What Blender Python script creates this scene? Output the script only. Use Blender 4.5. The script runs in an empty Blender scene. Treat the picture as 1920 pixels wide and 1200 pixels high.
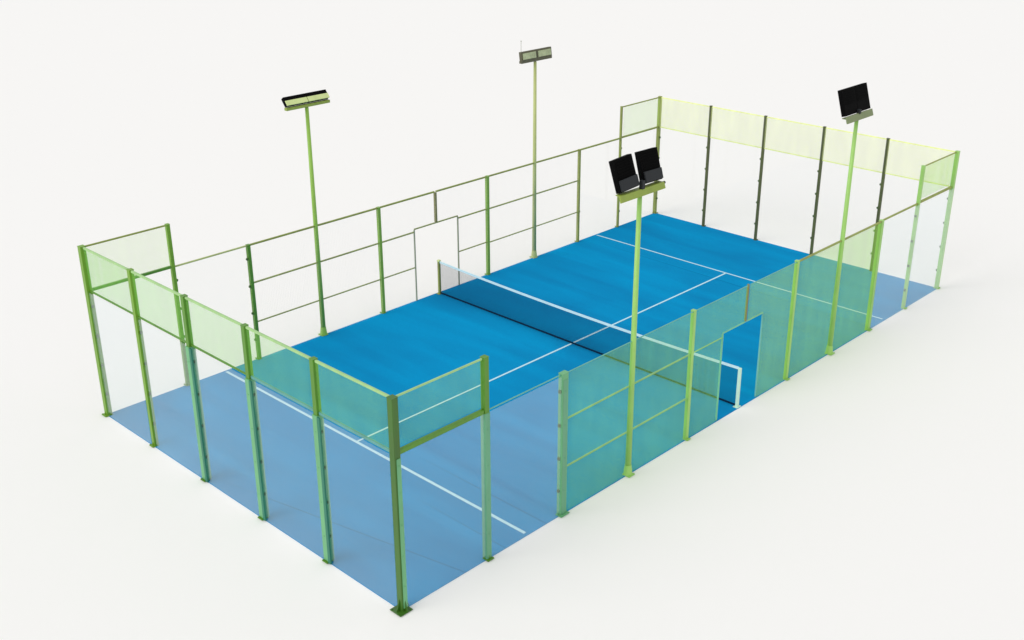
import bpy, bmesh, math, random
from mathutils import Matrix, Vector
random.seed(7)
S = bpy.context.scene
COL = S.collection

# ------------------------------------------------------------------ helpers
def box(bm, c, s, rot=None, bevel=0.0):
    """box centred at c with size s, optional rotation matrix about its centre"""
    m = Matrix.Translation(c) @ (rot.to_4x4() if rot else Matrix.Identity(4)) @ Matrix.Diagonal((s[0], s[1], s[2], 1))
    r = bmesh.ops.create_cube(bm, size=1.0, matrix=m)
    if bevel > 0:
        es = list({e for v in r['verts'] for e in v.link_edges})
        bmesh.ops.bevel(bm, geom=es, offset=bevel, segments=2, affect='EDGES', profile=0.5)

def cyl(bm, c, r, h, rot=None, seg=16, r2=None):
    m = Matrix.Translation(c) @ (rot.to_4x4() if rot else Matrix.Identity(4))
    bmesh.ops.create_cone(bm, cap_ends=True, segments=seg, radius1=r, radius2=r if r2 is None else r2, depth=h, matrix=m)

def obj(name, bm, mat, parent=None, smooth=False):
    me = bpy.data.meshes.new(name)
    bm.to_mesh(me); bm.free()
    if smooth:
        for p in me.polygons: p.use_smooth = True
    me.materials.append(mat)
    o = bpy.data.objects.new(name, me); COL.objects.link(o)
    if parent is not None: o.parent = parent
    return o

def empty(name, loc, label, cat, group=None):
    o = bpy.data.objects.new(name, None); COL.objects.link(o)
    o.location = loc; o['label'] = label; o['category'] = cat
    if group: o['group'] = group
    return o

# ------------------------------------------------------------------ materials
def new_mat(name):
    m = bpy.data.materials.new(name); m.use_nodes = True
    nt = m.node_tree; nt.nodes.clear()
    return m, nt, nt.nodes.new('ShaderNodeOutputMaterial')

def N(nt, t, **kw):
    n = nt.nodes.new(t)
    for k, v in kw.items():
        if k in n.inputs: n.inputs[k].default_value = v
        else: setattr(n, k, v)
    return n

def paint(name, col, rough=0.4, var=0.12, scale=3.0, metallic=0.0, streak=(1, 1, 0.25), dirt=None, dirt_amt=0.25, spec=0.5):
    """powder coated steel: faint mottling, wear and roughness variation"""
    m, nt, out = new_mat(name)
    tc = N(nt, 'ShaderNodeTexCoord'); mp = N(nt, 'ShaderNodeMapping', Scale=streak)
    nt.links.new(tc.outputs['Object'], mp.inputs['Vector'])
    no = N(nt, 'ShaderNodeTexNoise', Scale=scale, Detail=6.0, Roughness=0.6)
    nt.links.new(mp.outputs[0], no.inputs['Vector'])
    ra = N(nt, 'ShaderNodeMapRange'); ra.inputs['From Min'].default_value = .3; ra.inputs['From Max'].default_value = .7
    ra.inputs['To Min'].default_value = 1 - var; ra.inputs['To Max'].default_value = 1 + var
    nt.links.new(no.outputs[0], ra.inputs[0])
    mul = N(nt, 'ShaderNodeVectorMath', operation='SCALE'); mul.inputs[0].default_value = col[:3]
    nt.links.new(ra.outputs[0], mul.inputs['Scale'])
    src = mul.outputs[0]
    if dirt:
        n2 = N(nt, 'ShaderNodeTexNoise', Scale=scale * 2.3, Detail=8.0, Roughness=0.7)
        nt.links.new(mp.outputs[0], n2.inputs['Vector'])
        r2 = N(nt, 'ShaderNodeMapRange'); r2.inputs['From Min'].default_value = .5; r2.inputs['From Max'].default_value = .75
        r2.inputs['To Max'].default_value = dirt_amt
        nt.links.new(n2.outputs[0], r2.inputs[0])
        mx = N(nt, 'ShaderNodeMix', data_type='RGBA')
        nt.links.new(r2.outputs[0], mx.inputs[0]); nt.links.new(src, mx.inputs[6]); mx.inputs[7].default_value = (*dirt, 1)
        src = mx.outputs[2]
    b = N(nt, 'ShaderNodeBsdfPrincipled', Roughness=rough, Metallic=metallic)
    b.inputs['Specular IOR Level'].default_value = spec
    nt.links.new(src, b.inputs['Base Color'])
    rr = N(nt, 'ShaderNodeMapRange'); rr.inputs['To Min'].default_value = max(.05, rough - .1); rr.inputs['To Max'].default_value = min(1, rough + .12)
    nt.links.new(no.outputs[0], rr.inputs[0]); nt.links.new(rr.outputs[0], b.inputs['Roughness'])
    nt.links.new(b.outputs[0], out.inputs[0])
    return m

M = {}
M['green'] = paint('green powder coat', (.095, .265, .016), .38, dirt=(.05, .14, .012), dirt_amt=.4)
M['green_shade'] = paint('shade-toned green powder coat', (.045, .15, .012), .38, dirt=(.08, .14, .010), dirt_amt=.4)  # darker copy of the green, corner post's shade put into the colour
M['green_yellow'] = paint('yellow green powder coat', (.17, .36, .02), .38, dirt=(.08, .18, .02), dirt_amt=.4)
M['green_frame'] = paint('mid green powder coat', (.21, .40, .05), .38, dirt=(.08, .18, .02))
M['pole_green'] = paint('light green pole paint', (.27, .49, .07), .38)
M['pole_pale'] = paint('pale olive pole paint', (.48, .54, .20), .4)
M['lime'] = paint('lime powder coat', (.34, .62, .15), .35, dirt=(.20, .30, .05))
M['lime_rail'] = paint('pale lime rail paint', (.36, .60, .24), .4)
M['mid_rail'] = paint('muted green mid rail', (.34, .52, .27), .45)
M['mesh_rim'] = paint('teal mesh rim', (.13, .44, .36), .5)
M['haze_sleeve'] = paint('sea green painted haze', (.15, .44, .20), .42, dirt=(.08, .25, .12))  # glass haze and lit side of the lower posts, put into the colour
M['haze_sleeve_pale'] = paint('pale sea green painted haze', (.13, .38, .21), .42, dirt=(.10, .30, .18))  # paler version of the same painted haze
M['shade_strip'] = paint('dark teal green painted shade', (.022, .19, .12), .5)  # dark tone standing in for shade on the posts' right side
M['rail_reflection'] = paint('teal rail with painted reflection', (.12, .36, .33), .5)  # pale reflection along the glass top, painted into the rail colour
M['olive'] = paint('dark olive paint', (.085, .10, .030), .5, dirt=(.16, .19, .03), dirt_amt=.6)
M['olive_rail'] = paint('olive rail paint', (.29, .34, .07), .5, dirt=(.12, .10, .04), dirt_amt=.6)
M['grey_frame'] = paint('weathered grey green steel', (.30, .33, .22), .5)
M['teal_frame'] = paint('pale teal door frame', (.16, .50, .46), .4)
M['brown_stub'] = paint('brown green steel', (.22, .21, .07), .5)
M['mint'] = paint('pale mint steel', (.60, .85, .68), .35, var=.05)
M['black'] = paint('black lamp housing', (.0015, .0015, .0015), .8, spec=.08)
M['charcoal'] = paint('charcoal lamp bracket', (.017, .020, .023), .6, spec=.3)
M['tray_olive'] = paint('olive crossarm paint', (.27, .36, .05), .45)
M['tray_grey'] = paint('grey green crossarm paint', (.20, .25, .11), .5)
M['lens_pale'] = paint('pale floodlight glass', (.66, .76, .32), .15, var=.08)
M['lens_olive'] = paint('pale olive floodlight glass', (.45, .50, .28), .15, var=.25, streak=(1, 1, 1), scale=5)
M['brown_frame'] = paint('brown lamp frame', (.10, .095, .05), .5)
M['clamp'] = paint('dark green clamp', (.07, .14, .03), .4)
M['tape'] = paint('white net tape', (.66, .87, .92), .7, var=.04)
M['net'] = paint('dark net cord', (.004, .04, .09), .9, spec=.1)
M['band'] = paint('black net band', (.003, .025, .06), .9, spec=.1)
M['wire_green'] = paint('green mesh wire', (.30, .76, .13), .5)
M['wire_lime'] = paint('lime mesh wire', (.36, .74, .08), .5)
M['wire_yellow'] = paint('yellow lime mesh wire', (.91, .98, .40), .5)
M['wire_pale_lime'] = paint('pale lime mesh wire', (.58, .90, .20), .5)
M['wire_pale'] = paint('pale galvanised mesh wire', (.90, .90, .88), .5)

# line paint on the turf
M['line'] = paint('white court line', (.55, .82, .92), .85, var=.08, scale=14, streak=(1, 1, 1), dirt=(.25, .55, .75), dirt_amt=.35)

# turf
m, nt, out = new_mat('blue artificial turf')
tc = N(nt, 'ShaderNodeTexCoord')
mp = N(nt, 'ShaderNodeMapping', Scale=(.30, .16, 1)); mp.inputs['Rotation'].default_value = (0, 0, math.radians(34))
nt.links.new(tc.outputs['Object'], mp.inputs['Vector'])
n1 = N(nt, 'ShaderNodeTexNoise', Scale=1.2, Detail=3.0, Roughness=.5, Distortion=.8)
nt.links.new(mp.outputs[0], n1.inputs['Vector'])
mp2 = N(nt, 'ShaderNodeMapping', Scale=(1.15, .14, 1)); mp2.inputs['Rotation'].default_value = (0, 0, math.radians(-52))
nt.links.new(tc.outputs['Object'], mp2.inputs['Vector'])
n2 = N(nt, 'ShaderNodeTexNoise', Scale=1.3, Detail=2.5, Roughness=.45, Distortion=.5)
nt.links.new(mp2.outputs[0], n2.inputs['Vector'])
n3 = N(nt, 'ShaderNodeTexNoise', Scale=55.0, Detail=4.0, Roughness=.7)
nt.links.new(tc.outputs['Object'], n3.inputs['Vector'])
cr = N(nt, 'ShaderNodeValToRGB')
cr.color_ramp.elements[0].position = .32; cr.color_ramp.elements[0].color = (.0065, .212, .470, 1)
cr.color_ramp.elements[1].position = .70; cr.color_ramp.elements[1].color = (.0050, .325, .655, 1)
ad = N(nt, 'ShaderNodeMath', operation='MULTIPLY_ADD'); ad.inputs[1].default_value = .45
nt.links.new(n2.outputs[0], ad.inputs[0])
sc = N(nt, 'ShaderNodeMath', operation='MULTIPLY'); sc.inputs[1].default_value = .55
nt.links.new(n1.outputs[0], sc.inputs[0]); nt.links.new(sc.outputs[0], ad.inputs[2])
nt.links.new(ad.outputs[0], cr.inputs[0])
fr = N(nt, 'ShaderNodeMapRange'); fr.inputs['From Min'].default_value = .3; fr.inputs['From Max'].default_value = .7
fr.inputs['To Min'].default_value = .93; fr.inputs['To Max'].default_value = 1.07
nt.links.new(n3.outputs[0], fr.inputs[0])
ml = N(nt, 'ShaderNodeVectorMath', operation='SCALE')
nt.links.new(cr.outputs[0], ml.inputs[0]); nt.links.new(fr.outputs[0], ml.inputs['Scale'])
sx = N(nt, 'ShaderNodeSeparateXYZ'); nt.links.new(tc.outputs['Object'], sx.inputs[0])
prev = ml.outputs[0]
for k, (x0, sl, y1, wd) in enumerate(((3.54, .0, 4.2, .022), (2.44, .0, 3.0, .020), (1.42, -.22, 6.5, .022), (16.2, .02, 9.9, .02))):
    # faint dark hairlines across the turf that fade out along their length
    a1 = N(nt, 'ShaderNodeMath', operation='MULTIPLY_ADD'); a1.inputs[1].default_value = -sl; nt.links.new(sx.outputs[1], a1.inputs[0]); nt.links.new(sx.outputs[0], a1.inputs[2])
    a2 = N(nt, 'ShaderNodeMath', operation='SUBTRACT'); a2.inputs[1].default_value = x0; nt.links.new(a1.outputs[0], a2.inputs[0])
    a3 = N(nt, 'ShaderNodeMath', operation='ABSOLUTE'); nt.links.new(a2.outputs[0], a3.inputs[0])
    a4 = N(nt, 'ShaderNodeMapRange'); a4.inputs['From Min'].default_value = wd; a4.inputs['From Max'].default_value = .004
    nt.links.new(a3.outputs[0], a4.inputs[0])
    a5 = N(nt, 'ShaderNodeMapRange'); a5.inputs['From Min'].default_value = y1; a5.inputs['From Max'].default_value = y1 - 2.5
    nt.links.new(sx.outputs[1], a5.inputs[0])
    a6 = N(nt, 'ShaderNodeMath', operation='MULTIPLY'); nt.links.new(a4.outputs[0], a6.inputs[0]); nt.links.new(a5.outputs[0], a6.inputs[1])
    a7 = N(nt, 'ShaderNodeMath', operation='MULTIPLY_ADD'); a7.inputs[1].default_value = -.30; a7.inputs[2].default_value = 1; nt.links.new(a6.outputs[0], a7.inputs[0])
    mm = N(nt, 'ShaderNodeVectorMath', operation='SCALE'); nt.links.new(prev, mm.inputs[0]); nt.links.new(a7.outputs[0], mm.inputs['Scale'])
    prev = mm.outputs[0]
b = N(nt, 'ShaderNodeBsdfPrincipled', Roughness=.95); b.inputs['Specular IOR Level'].default_value = .0
nt.links.new(prev, b.inputs['Base Color'])
bp = N(nt, 'ShaderNodeBump', Strength=.25, Distance=.004)
nt.links.new(n3.outputs[0], bp.inputs['Height'])
bp2 = N(nt, 'ShaderNodeBump', Strength=.35, Distance=.10)
nt.links.new(n2.outputs[0], bp2.inputs['Height']); nt.links.new(bp.outputs[0], bp2.inputs['Normal'])
nt.links.new(bp2.outputs[0], b.inputs['Normal'])
nt.links.new(b.outputs[0], out.inputs[0])
M['turf'] = m

# plain off-white floor
m, nt, out = new_mat('off white floor')
d = N(nt, 'ShaderNodeBsdfDiffuse', Color=(.927, .920, .907, 1))
nt.links.new(d.outputs[0], out.inputs[0])
FLOOR_BSDF = d
M['floor'] = m

def glass_mat(name, base, tint=(.994, .998, .998)):
    """clear toughened glass: see-through plus a mirror share that rises at grazing angles"""
    m, nt, out = new_mat(name)
    lw = N(nt, 'ShaderNodeLayerWeight'); lw.inputs['Blend'].default_value = .5
    pw = N(nt, 'ShaderNodeMath', operation='POWER'); pw.inputs[1].default_value = 5
    nt.links.new(lw.outputs['Facing'], pw.inputs[0])
    ma = N(nt, 'ShaderNodeMath', operation='MULTIPLY_ADD'); ma.inputs[1].default_value = .9; ma.inputs[2].default_value = base
    ma.use_clamp = True
    nt.links.new(pw.outputs[0], ma.inputs[0])
    tr = N(nt, 'ShaderNodeBsdfTransparent', Color=(*tint, 1)); gl = N(nt, 'ShaderNodeBsdfGlossy', Roughness=.03, Color=(.90, .98, 1, 1))
    mx = N(nt, 'ShaderNodeMixShader')
    nt.links.new(ma.outputs[0], mx.inputs[0]); nt.links.new(tr.outputs[0], mx.inputs[1]); nt.links.new(gl.outputs[0], mx.inputs[2])
    nt.links.new(mx.outputs[0], out.inputs[0])
    return m
M['glass'] = glass_mat('clear glass', .08)
M['glass_far'] = glass_mat('clear far glass', .008, (.995, .998, .996))

# ------------------------------------------------------------------ setting
bm = bmesh.new()
bmesh.ops.create_grid(bm, x_segments=1, y_segments=1, size=600)
g = obj('ground', bm, M['floor']); g['kind'] = 'structure'; g['label'] = 'plain off white floor around the court'

bm = bmesh.new()
box(bm, (10, 5.0, .006), (20.10, 10.06, .012))
turf = obj('court_surface', bm, M['turf']); turf['kind'] = 'structure'; turf['label'] = 'blue artificial turf of the court'
LW = .055
for nm, c, s in (('service_line', (3.03, 5, .0165), (.072, 9.92, .001)), ('service_line', (16.90, 5, .0165), (LW, 9.92, .001)),
                 ('centre_line', (9.965, 5, .0165), (13.87 - LW - .01, LW, .001))):
    bm = bmesh.new(); box(bm, c, s); obj(nm, bm, M['line'], turf)

# ------------------------------------------------------------------ enclosure pieces
LAST = ['']
def post(parent, origin, x, y, h, w, d, mat, out_dir, plate=True, clamps=(), clamp_dir=None, foot=.0):
    """steel post with base plate, gussets, top cap and small glass clamps; world x, y"""
    ox, oy, _ = origin
    X, Y = x - ox, y - oy
    bm = bmesh.new()
    box(bm, (X, Y, h / 2 + .005), (w, d, h - .01), bevel=.006)
    box(bm, (X, Y, h + .003), (w + .008, d + .008, .006))
    p = obj('post', bm, mat, parent); LAST[0] = p.name
    if plate:
        bm = bmesh.new()
        pw = w * 1.5 + foot; pd = d * 1.5 + foot
        cx, cy = X + out_dir[0] * .03, Y + out_dir[1] * .03
        box(bm, (cx, cy, .018), (pw, pd, .012), bevel=.003)
        hg = .09 + foot * 1.5
        for sx, sy in ((1, 0), (-1, 0), (0, 1), (0, -1)):      # triangular gussets
            half = (w if sx else d) / 2
            run = (pw if sx else pd) / 2 - half - .004
            t = .006
            if sx:
                pts = [(X + sx * half, Y - t, .024), (X + sx * (half + run), Y - t, .024), (X + sx * half, Y - t, .024 + hg)]
                off = Vector((0, 2 * t, 0))
            else:
                pts = [(X - t, Y + sy * half, .024), (X - t, Y + sy * (half + run), .024), (X - t, Y + sy * half, .024 + hg)]
                off = Vector((2 * t, 0, 0))
            a = [bm.verts.new(v) for v in pts]; b_ = [bm.verts.new(Vector(v) + off) for v in pts]
            bm.faces.new(a); bm.faces.new(b_[::-1])
            for i in range(3):
                j = (i + 1) % 3
                bm.faces.new((a[i], b_[i], b_[j], a[j]))
        for sx in (-1, 1):
            for sy in (-1, 1):
                cyl(bm, (cx + sx * pw * .38, cy + sy * pd * .38, .032), .011, .016, seg=6)
        bmesh.ops.recalc_face_normals(bm, faces=bm.faces)
        obj('base_plate', bm, mat, p)
    if clamps:
        cd = clamp_dir
        for z in clamps:
            bm = bmesh.new()
            cx, cy = X + cd[0] * (w / 2 + .018), Y + cd[1] * (d / 2 + .018)
            box(bm, (cx, cy, z), (.05 if not cd[0] else .036, .05 if not cd[1] else .036, .06), bevel=.006)
            rot = Matrix.Rotation(math.pi / 2, 3, 'Y') if cd[0] else Matrix.Rotation(math.pi / 2, 3, 'X')
            cyl(bm, (cx + cd[0] * .024, cy + cd[1] * .024, z), .014, .014, rot, 10)
            obj('glass_clamp', bm, M['clamp'], p)
    return p

def rail(parent, origin, p0, p1, t, mat, name='rail', hgt=None):
    bm = bmesh.new()
    o = Vector(origin); a = Vector(p0) - o; b_ = Vector(p1) - o
    L = abs((b_ - a).length); c = (a + b_) / 2; h = hgt or t
    if abs(b_.x - a.x) > abs(b_.y - a.y): s = (L, t, h)
    elif abs(b_.y - a.y) > abs(b_.z - a.z): s = (t, L, h)
    else: s = (t, t, L)
    box(bm, c, s, bevel=min(.004, t * .15))
    return obj(name, bm, mat, parent)

def glass(parent, origin, axis, pos, u0, u1, z0, z1, mat):
    """axis 'x': panel in a plane of constant x, running along y"""
    o = Vector(origin); g_ = .004
    c = Vector((pos, (u0 + u1) / 2, (z0 + z1) / 2)) if axis == 'x' else Vector(((u0 + u1) / 2, pos, (z0 + z1) / 2))
    L = u1 - u0 - 2 * g_
    s = (.010, L, z1 - z0) if axis == 'x' else (L, .010, z1 - z0)
    bm = bmesh.new(); box(bm, c - o, s)
    return obj('glass_panel', bm, mat, parent)

def mesh_panel(parent, origin, axis, pos, u0, u1, z0, z1, mat, pitch=.020, w=.00155, cut=None, name='mesh_panel'):
    """welded wire mesh as real wires; cut = (u0, u1, z1) door opening"""
    o = Vector(origin); V = []; F = []
    def wire(a, b_, vertical):
        r = w / 2; k = len(V)
        off = 0 if vertical else w
        for (u, z) in ((a), (b_)):
            for su, sn in ((-1, -1), (1, -1), (1, 1), (-1, 1)):
                uu, zz = (u + su * r, z) if vertical else (u, z + su * r)
                n = pos + sn * r + off
                p = (n, uu, zz) if axis == 'x' else (uu, n, zz)
                V.append((p[0] - o.x, p[1] - o.y, p[2] - o.z))
        for i in range(4):
            j = (i + 1) % 4
            F.append((k + i, k + j, k + 4 + j, k + 4 + i))
    nu = max(1, round((u1 - u0) / pitch)); nz = max(1, round((z1 - z0) / pitch))
    for i in range(nu + 1):
        u = u0 + (u1 - u0) * i / nu
        zb = z0
        if cut and cut[0] < u < cut[1]: zb = cut[2]
        wire((u, zb), (u, z1), True)
    for i in range(nz + 1):
        z = z0 + (z1 - z0) * i / nz
        if cut and z < cut[2]:
            if cut[0] - u0 > .05: wire((u0, z), (cut[0], z), False)
            if u1 - cut[1] > .05: wire((cut[1], z), (u1, z), False)
        else: wire((u0, z), (u1, z), False)
    me = bpy.data.meshes.new(name); me.from_pydata(V, [], F); me.update(); me.materials.append(mat)
    ob = bpy.data.objects.new(name, me); COL.objects.link(ob); ob.parent = parent
    return ob

CL = (.55, 1.25, 1.95, 2.65)

def haze_sleeve(c, w, d, mat, pname, h=2.93):
    """slightly wider added casing round the lower three metres of a post, paints glass haze and lit side"""
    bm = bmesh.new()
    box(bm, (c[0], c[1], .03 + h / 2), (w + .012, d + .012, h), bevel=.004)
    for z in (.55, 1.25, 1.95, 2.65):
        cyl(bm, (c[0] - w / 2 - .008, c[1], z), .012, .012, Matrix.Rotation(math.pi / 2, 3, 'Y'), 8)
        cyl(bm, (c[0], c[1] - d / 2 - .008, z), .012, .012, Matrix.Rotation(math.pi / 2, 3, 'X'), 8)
    return obj('hazed_post_casing', bm, mat, bpy.data.objects[pname])

# ---- near end wall (x = 0)
O = (0, 5, 0)
near = empty('glass_wall', O, 'glass end wall nearest the viewer at lower left, six green posts with mesh band on top', 'fence', 'end walls of the court')
for y in (10, 8, 6, 4, 2, 0):
    corner = y in (0, 10)
    post(near, O, 0 if not corner else -.01, {0: -.01, 10: 10.01}.get(y, y), 4.0, .125 if corner else .105, .125 if corner else .105, M['green_shade'] if y == 0 else (M['green_yellow'] if y >= 8 else M['green']),
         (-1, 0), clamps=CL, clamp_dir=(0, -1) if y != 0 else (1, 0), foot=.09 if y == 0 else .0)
    if y == 0:      # added pale strip, paints the lighter side of the corner post
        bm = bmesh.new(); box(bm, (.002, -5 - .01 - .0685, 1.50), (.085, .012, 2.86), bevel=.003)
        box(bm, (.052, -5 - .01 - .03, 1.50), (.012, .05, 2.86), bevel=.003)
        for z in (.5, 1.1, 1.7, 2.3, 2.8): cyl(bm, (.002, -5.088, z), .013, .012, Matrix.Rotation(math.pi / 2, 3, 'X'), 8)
        obj('painted_light_side', bm, M['haze_sleeve'], bpy.data.objects[LAST[0]])
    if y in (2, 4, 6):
        haze_sleeve((0, y - 5, 0), .125, .128, M['haze_sleeve'], LAST[0])
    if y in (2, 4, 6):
        bm = bmesh.new(); box(bm, (-.066, y - 5 - .107, 1.49), (.034, .072, 2.94), bevel=.004)  # dark strip added to paint the shaded right side of the post
        obj('painted_shade_strip', bm, M['shade_strip'], bpy.data.objects[LAST[0]])
for a in (0, 2, 4, 6, 8):
    h = .063 if a == 0 else .056; h2 = .063 if a == 8 else .056
    glass(near, O, 'x', -.047, a + h + .016, a + 2 - (h2 + .008 if a == 8 else .146), .013, 2.98, M['glass'])
    mesh_panel(near, O, 'x', -.005, a + h + .005, a + 2 - h2 - .005, 3.03, 3.97, M['wire_green'])
    rail(near, O, (0, a + h, 3.0), (0, a + 2 - h2, 3.0), .034, M['green'] if a >= 4 else M['rail_reflection'], hgt=.034 if a >= 4 else .055)
    rail(near, O, (0, a + h, 3.975), (0, a + 2 - h2, 3.975), .042, M['lime_rail'])

# ---- far end wall (x = 20)
O = (20, 5, 0)
far = empty('glass_wall', O, 'glass end wall at the far right, dark olive posts under a pale yellow mesh band', 'fence', 'end walls of the court')
for y in (10, 8, 6, 4, 2, 0):
    corner = y in (0, 10)
    post(far, O, 20 + (.01 if corner else 0), {0: -.01, 10: 10.01}.get(y, y), 4.0, .10 if corner else .075, .10 if corner else .075,
         M['lime'] if y == 0 else (M['olive_rail'] if y == 10 else M['olive']), (1, 0), clamps=CL, clamp_dir=(0, 1) if y != 10 else (0, -1))
for a in (0, 2, 4, 6, 8):
    glass(far, O, 'x', 20.07, a + .002, a + 1.998, .03, 2.97, M['glass_far'])
    h = .055 if a == 0 else .042; h2 = .055 if a == 8 else .042
    mesh_panel(far, O, 'x', 19.96, a + h + .005, a + 2 - h2 - .005, 3.03, 3.97, M['wire_yellow'], w=.0024, pitch=.018)
    rail(far, O, (20, a + h, 3.0), (20, a + 2 - h2, 3.0), .03, M['wire_yellow'])
    rail(far, O, (20, a + h, 3.975), (20, a + 2 - h2, 3.975), .03, M['wire_yellow'])

# ---- near long side (y = 0)
O = (10, 0, 0)
side = empty('side_fence', O, 'long side fence nearest the viewer, teal green mesh with an open doorway and lime posts', 'fence', 'long side fences of the court')
def dirs(y): return (0, -1) if y == 0 else (0, 1)
post(side, O, 2, 0, 4.0, .105, .105, M['green'], (0, -1), clamps=CL, clamp_dir=(1, 0))
haze_sleeve((2 - 10, 0, 0), .106, .106, M['haze_sleeve_pale'], LAST[0])
post(side, O, 4, 0, 3.0, .165, .105, M['haze_sleeve'], (0, -1), clamps=CL, clamp_dir=(-1, 0))
haze_sleeve((4 - 10, 0, 0), .11, .106, M['haze_sleeve_pale'], LAST[0], 2.85)
post(side, O, 8, 0, 3.0, .088, .088, M['lime'], (0, -1))
post(side, O, 12, 0, 3.0, .088, .088, M['lime'], (0, -1))
post(side, O, 16, 0, 3.0, .11, .10, M['lime'], (0, -1), clamps=CL, clamp_dir=(1, 0))
post(side, O, 18, 0, 4.0, .085, .085, M['lime'], (0, -1), clamps=CL, clamp_dir=(-1, 0))
for a in (0, 2, 16, 18):
    if a < 10: glass(side, O, 'y', -.034, a + .068, a + (1.935 if a == 0 else 1.905), .013, 2.96, M['glass'])
    else: glass(side, O, 'y', -.07, a + .002, a + 1.998, .02, 2.97, M['glass'])
for a in (0, 18):
    l, r_ = a + .068, a + 2 - .065
    mesh_panel(side, O, 'y', .03, l, r_, 3.06, 3.96, M['wire_green'] if a == 0 else M['wire_lime'])
    rail(side, O, (l - .004, 0, 3.0), (r_ + .004, 0, 3.0), .075 if a == 0 else .055, M['green'] if a == 0 else M['olive_rail'])
    rail(side, O, (l - .004, 0, 3.98), (r_ + .004, 0, 3.98), .03, M['lime_rail'] if a == 0 else M['olive_rail'])
rail(side, O, (2.055, 0, 2.98), (3.91, 0, 2.98), .018, M['mesh_rim'])
rail(side, O, (16.06, 0, 2.985), (17.95, 0, 2.985), .04, M['olive_rail'])
spans = [(4.07, 5.94), (6.06, 7.95), (8.05, 9.95), (10.05, 11.95), (12.05, 13.94), (14.06, 15.94)]
for i, (l, r_) in enumerate(spans):
    cut = {2: (9.14, 99, 2.11), 3: (0, 10.70, 2.11)}.get(i)
    mesh_panel(side, O, 'y', -.02, l, r_, .008, 2.97, M['wire_green'] if i < 3 else M['wire_lime'], cut=cut, w=.0016 if i < 3 else .0020)
    rail(side, O, (l, -.02, 2.985), (r_, -.02, 2.985), .016 if i < 4 else .04, M['mesh_rim'] if i < 4 else M['olive_rail'])
for (l, r_) in spans[:2]:
    for z in (1.0, 2.02): rail(side, O, (l, 0, z), (r_, 0, z), .028, M['mid_rail'])
rail(side, O, (8.05, 0, 2.02), (9.12, 0, 2.02), .02, M['lime_rail'])
for x in (9.14, 10.70):
    rail(side, O, (x, 0, .02), (x, 0, 2.10), .032, M['teal_frame'], 'door_frame')
rail(side, O, (9.14, 0, 2.115), (10.70, 0, 2.115), .022, M['teal_frame'], 'door_frame')
rail(side, O, (10, 0, 2.14), (10, 0, 3.0), .045, M['brown_stub'], 'short_post')

# ---- far long side (y = 10)
O = (10, 10, 0)
back = empty('side_fence', O, 'long side fence on the far side, thin olive rails against the bare white background', 'fence', 'long side fences of the court')
post(back, O, 2, 10, 4.0, .085, .085, M['green_yellow'], (0, 1), clamps=CL, clamp_dir=(1, 0))
post(back, O, 4, 10, 3.0, .085, .085, M['green'], (0, 1), clamps=CL, clamp_dir=(-1, 0))
post(back, O, 8, 10, 3.0, .085, .085, M['green_frame'], (0, 1))
post(back, O, 12, 10, 3.0, .09, .09, M['green_frame'], (0, 1))
post(back, O, 16, 10, 3.0, .075, .075, M['olive_rail'], (0, 1), clamps=(1.0,), clamp_dir=(1, 0))
post(back, O, 18, 10, 4.0, .065, .065, M['olive_rail'], (0, 1), clamps=CL, clamp_dir=(1, 0))
for a in (0, 2, 16, 18):
    glass(back, O, 'y', 10.07, a + .002, a + 1.998, .03, 2.97, M['glass_far'])
for a in (0, 18):
    l, r_ = a + .062, a + 2 - .062
    mesh_panel(back, O, 'y', 9.96, l, r_, 3.05, 3.96, M['wire_pale_lime'])
    rail(back, O, (l, 10, 3.0), (r_, 10, 3.0), .06 if a == 0 else .05, M['green'] if a == 0 else M['olive_rail'])
    rail(back, O, (l, 10, 3.98), (r_, 10, 3.98), .035, M['olive_rail'])
rail(back, O, (2.05, 10, 2.985), (3.95, 10, 2.985), .036, M['pole_pale'])
rail(back, O, (16.045, 10, 2.985), (17.96, 10, 2.985), .045, M['olive_rail'])
spans = [(4.055, 5.94), (6.06, 7.95), (8.05, 9.97), (10.03, 11.95), (12.05, 13.94), (14.06, 15.95)]
for i, (l, r_) in enumerate(spans):
    cut = {2: (9.19, 99, 2.10), 3: (0, 10.82, 2.10)}.get(i)
    mesh_panel(back, O, 'y', 9.965, l, r_, .03, 2.97, M['wire_pale'], pitch=.05, w=.0008, cut=cut)
    rail(back, O, (l, 10, 2.985), (r_, 10, 2.985), .042, M['olive_rail'])
    if i == 2:
        rail(back, O, (l, 10, 2.02), (9.18, 10, 2.02), .036, M['olive_rail']); rail(back, O, (l, 10, 1.0), (9.18, 10, 1.0), .03, M['olive_rail'])
    elif i == 3:
        rail(back, O, (10.84, 10, 2.03), (r_, 10, 2.03), .036, M['olive_rail']); rail(back, O, (10.84, 10, 1.03), (r_, 10, 1.03), .03, M['olive_rail'])
    else:
        for z in (1.0, 2.02): rail(back, O, (l, 10, z), (r_, 10, z), .036 if z > 1.5 else .03, M['olive_rail'])
for x in (9.2, 10.82):
    rail(back, O, (x, 10, .02), (x, 10, 2.08), .034, M['grey_frame'], 'door_frame')
rail(back, O, (9.2, 10, 2.10), (10.82, 10, 2.10), .034, M['olive_rail'], 'door_frame')
rail(back, O, (10, 10, 2.125), (10, 10, 2.96), .065, M['brown_stub'], 'short_post')

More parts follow.
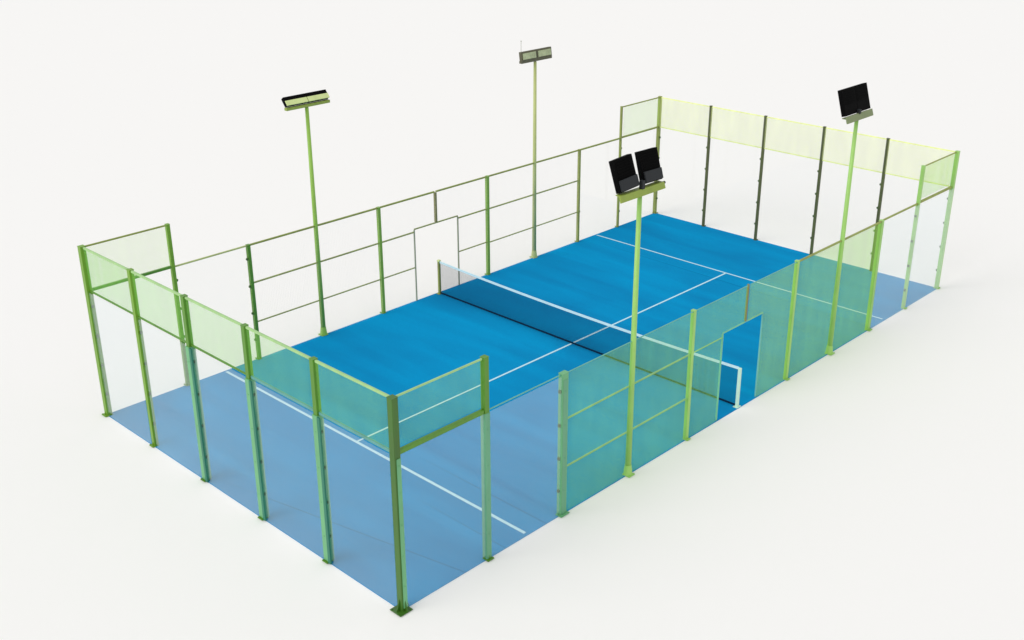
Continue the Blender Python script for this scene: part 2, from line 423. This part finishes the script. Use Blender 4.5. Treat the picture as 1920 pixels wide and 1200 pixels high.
# ------------------------------------------------------------------ floodlight masts
def mast(x, y, label, arm_z, body, arm_mat, kind):
    t = empty('light_pole', (x, y, 0), label, 'light pole', 'floodlight masts of the court')
    bm = bmesh.new()
    cyl(bm, (0, 0, 3.0), .065, 5.9, seg=24, r2=.044)
    po = obj('pole', bm, M[body], t, smooth=True)
    for pp in po.data.polygons:
        if abs(pp.normal.z) > .9: pp.use_smooth = False
    bm = bmesh.new()
    oy = -1 if y < 5 else 1
    box(bm, (0, oy * .02, .018), (.19, .19, .012), bevel=.003)
    for s in (-1, 1):
        for q in (-1, 1): cyl(bm, (s * .08, oy * .02 + q * .08, .032), .011, .016, seg=6)
    cyl(bm, (0, 0, .13), .095, .22, seg=16, r2=.069)
    obj('base_plate', bm, M[body], t)
    if kind in ('pair', 'block'):
        # long sloping crossarm tray under the lamps
        bm = bmesh.new()
        tilt = Matrix.Rotation(math.radians(-18), 3, 'X')
        L = 1.30 if kind == 'pair' else 1.19
        dx = .03 if kind == 'pair' else .045
        box(bm, (dx, -.04, arm_z + (0 if kind == 'pair' else .03)), (L, .035, .13 if kind == 'pair' else .16), tilt, bevel=.004)
        box(bm, (.03, .02, arm_z + .055), (L - .04, .13, .02), bevel=.003)
        obj('crossarm', bm, M[arm_mat], t)
        bm = bmesh.new(); cyl(bm, (.03 + L / 2 + .02, .0, arm_z + .03), .028, .07, Matrix.Rotation(math.pi / 2, 3, 'Y'), 12)
        obj('arm_end', bm, M['charcoal'], t)
        T = math.radians(-17)
        R = Matrix.Rotation(T, 3, 'X')
        lamps = ((-.30, .54, -3.2), (.40, .54, 1.2)) if kind == 'pair' else ((-.25, .575, 0), (.33, .575, 0))
        for lx, w_, tw in lamps:
            bm = bmesh.new()
            RR = R @ Matrix.Rotation(math.radians(tw), 3, 'Y')
            hh = .60; base = Vector((lx, .05, arm_z + .10))
            up = RR @ Vector((0, 0, 1)); nrm = RR @ Vector((0, 1, 0))
            box(bm, base + up * hh / 2, (w_, .11, hh), RR, bevel=.008)
            for k in range(7):                      # cooling fins on the back
                box(bm, base + up * (.27 + .3 * k / 6) - nrm * .062, (w_ * .86, .014, .012), RR)
            f = obj('floodlight', bm, M['black'], t)
            bm = bmesh.new(); box(bm, base + up * hh / 2 + nrm * .058, (w_ * .9, .008, hh * .88), RR); obj('lens', bm, M['lens_olive'], f)
            if kind == 'block': continue
            bm = bmesh.new(); box(bm, base + up * .12 - nrm * .075, (w_ * .93, .04, .20), RR, bevel=.006); obj('driver_box', bm, M['charcoal'], f)
        bm = bmesh.new()
        box(bm, (.03, -.02, arm_z + .14), (.08, .08, .16 if kind == 'pair' else .10), bevel=.006)
        obj('bracket', bm, M['charcoal'], t)
    else:
        bm = bmesh.new()
        box(bm, (.03, 0, arm_z), (1.27, .10, .07), bevel=.006)
        obj('crossarm', bm, M[arm_mat], t)
        R = Matrix.Rotation(math.radians(-38 if kind == 'flat' else -8), 3, 'X')
        for lx in (-.285, .345):
            w_ = .62
            bm = bmesh.new()
            c = Vector((lx, .03 if kind == 'flat' else -.02, arm_z + .155))
            H = .20 if kind == 'flat' else .24
            box(bm, c + Vector((0, .03, 0)), (w_, .10, H + .02), R, bevel=.006)
            f = obj('floodlight', bm, M['black'] if kind == 'flat' else M['brown_frame'], t)
            nrm = R @ Vector((0, -1, 0)); up = R @ Vector((0, 0, 1))
            bm = bmesh.new()
            if kind == 'flat':
                box(bm, c + nrm * .03 - up * .04, (w_ * .985, .03, H * .62), R, bevel=.003)
            else:
                box(bm, c + nrm * .03, (w_ * .86, .02, H * .72), R, bevel=.003)
            obj('lens', bm, M['lens_pale' if kind == 'flat' else 'lens_olive'], f)
        if kind == 'framed':
            bm = bmesh.new(); cyl(bm, (-.58, 0, arm_z + .43), .006, .34, seg=6); cyl(bm, (-.58, 0, arm_z + .59), .012, .03, seg=8)
            obj('antenna', bm, M['grey_frame'], t)
    return t

mast(6.0, -.02, 'light pole in the near side fence carrying two separate black floodlights with a gap between', 5.95, 'lime', 'tray_olive', 'pair')
mast(14.0, -.02, 'light pole with one joined block of black floodlights, rightmost of the four poles', 5.95, 'lime', 'tray_grey', 'block')
mast(6.0, 10.02, 'leftmost light pole, green, with a flat pale lime floodlight bar edged in black on top', 6.0, 'pole_green', 'tray_olive', 'flat')
mast(14.0, 10.02, 'slender light pole with two pale brown-framed lamps and a thin spike, tallest in view', 6.0, 'pole_pale', 'brown_frame', 'framed')

# ------------------------------------------------------------------ net
O = Vector((10, 5, 0))
net = empty('court_net', O, 'low dark court net with white top tape stretched across the middle of the blue turf', 'net')
def tape_z(y):                      # sags slightly towards the middle
    t = (y - 5) / 5
    return .885 + .085 * t * t
ys = [.06 + (9.88) * i / 60 for i in range(61)]
def strip(name, zf, hgt, th, mat):
    V, F = [], []
    for y in ys:
        zt = zf(y)
        for dx, dz in ((-th / 2, -hgt / 2), (th / 2, -hgt / 2), (th / 2, hgt / 2), (-th / 2, hgt / 2)):
            V.append((dx, y - 5, zt + dz))
    for i in range(len(ys) - 1):
        k = i * 4
        for a in range(4):
            b_ = (a + 1) % 4
            F.append((k + a, k + b_, k + 4 + b_, k + 4 + a))
    F.append((3, 2, 1, 0)); k = (len(ys) - 1) * 4; F.append((k, k + 1, k + 2, k + 3))
    me = bpy.data.meshes.new(name); me.from_pydata(V, [], F); me.update(); me.materials.append(mat)
    o = bpy.data.objects.new(name, me); COL.objects.link(o); o.parent = net
strip('top_tape', tape_z, .06, .016, M['tape'])
strip('bottom_band', lambda y: .045, .045, .012, M['band'])
# cords of the net
V, F = [], []
def cord(p, q, r=.0013):
    k = len(V); ax = abs(q[1] - p[1]) > abs(q[2] - p[2])
    for P in (p, q):
        for a, b_ in ((-r, -r), (r, -r), (r, r), (-r, r)):
            V.append((P[0] + a, P[1], P[2] + b_) if ax else (P[0] + a, P[1] + b_, P[2]))
    for i in range(4):
        j = (i + 1) % 4
        F.append((k + i, k + j, k + 4 + j, k + 4 + i))
n = 380
for i in range(n + 1):
    y = .07 + 9.86 * i / n
    cord((0, y - 5, .05), (0, y - 5, tape_z(y) - .02))
for j in range(1, 34):
    f = j / 34
    for i in range(0, 60, 3):
        a, b_ = ys[i], ys[i + 3]
        cord((.0045, a - 5, .05 + f * (tape_z(a) - .07)), (.0045, b_ - 5, .05 + f * (tape_z(b_) - .07)))
me = bpy.data.meshes.new('net_mesh'); me.from_pydata(V, [], F); me.update(); me.materials.append(M['net'])
o = bpy.data.objects.new('net_mesh', me); COL.objects.link(o); o.parent = net
bm = bmesh.new(); box(bm, (0, -4.97, .49), (.068, .062, .98), bevel=.006); box(bm, (0, -4.97, .02), (.16, .12, .012)); obj('net_post', bm, M['mint'], net)
bm = bmesh.new(); box(bm, (0, 4.93, .49), (.065, .065, .98), bevel=.006); box(bm, (0, 4.93, .02), (.16, .12, .012)); p = obj('net_post', bm, M['olive_rail'], net)
p['label'] = 'dark olive net post on the far side'
bm = bmesh.new(); box(bm, (0, 4.93, 1.0), (.085, .085, .05), bevel=.01); obj('cap', bm, M['lens_pale'], p)

# ------------------------------------------------------------------ light: bright overcast
sun_dir = Vector((-.80, .20, .60)).normalized()          # towards the sun
elev = math.asin(sun_dir.z); az = math.atan2(sun_dir.x, sun_dir.y)
W = bpy.data.worlds.new('World'); S.world = W; W.use_nodes = True
nt = W.node_tree; nt.nodes.clear()
out = nt.nodes.new('ShaderNodeOutputWorld'); bg = nt.nodes.new('ShaderNodeBackground')
sky = nt.nodes.new('ShaderNodeTexSky'); sky.sky_type = 'NISHITA'; sky.sun_disc = False
sky.sun_elevation = elev; sky.sun_rotation = az; sky.dust_density = 3.0; sky.air_density = 1.0
mx = nt.nodes.new('ShaderNodeMix'); mx.data_type = 'RGBA'; mx.inputs[0].default_value = .88
mx.inputs[7].default_value = (8.56, 8.58, 8.58, 1)          # white cloud cover over the clear sky
nt.links.new(sky.outputs[0], mx.inputs[6]); nt.links.new(mx.outputs[2], bg.inputs[0])
bg.inputs[1].default_value = .1
nt.links.new(bg.outputs[0], out.inputs[0])
L = bpy.data.lights.new('sun', 'SUN'); L.energy = 1.1; L.angle = math.radians(50); L.color = (1, .97, .92)
lo = bpy.data.objects.new('sun', L); COL.objects.link(lo)
lo.rotation_euler = sun_dir.to_track_quat('Z', 'Y').to_euler(); lo.location = (0, 0, 20)

# ------------------------------------------------------------------ camera
cd = bpy.data.cameras.new('camera'); cam = bpy.data.objects.new('camera', cd); COL.objects.link(cam)
RIGHT = Vector((0.69435761, -0.71962368, -0.00304647)); FWD = Vector((0.65975024, 0.6382656, -0.39666944))
FWD.normalize(); RIGHT = (RIGHT - FWD * RIGHT.dot(FWD)).normalized(); UP = RIGHT.cross(FWD)
cam.matrix_world = Matrix(((RIGHT.x, UP.x, -FWD.x, -9.89680), (RIGHT.y, UP.y, -FWD.y, -12.14850), (RIGHT.z, UP.z, -FWD.z, 12.00574), (0, 0, 0, 1)))
cd.sensor_width = 36; cd.lens = 2125.71 / 1920 * 36; cd.clip_end = 3000; cd.clip_start = .1
S.camera = cam

S.view_settings.view_transform = 'Standard'; S.view_settings.look = 'None'
S.view_settings.exposure = 0; S.view_settings.gamma = 1; S.view_settings.use_curve_mapping = False
S.render.engine = 'CYCLES'
S.cycles.transparent_max_bounces = 32
S.cycles.max_bounces = 8
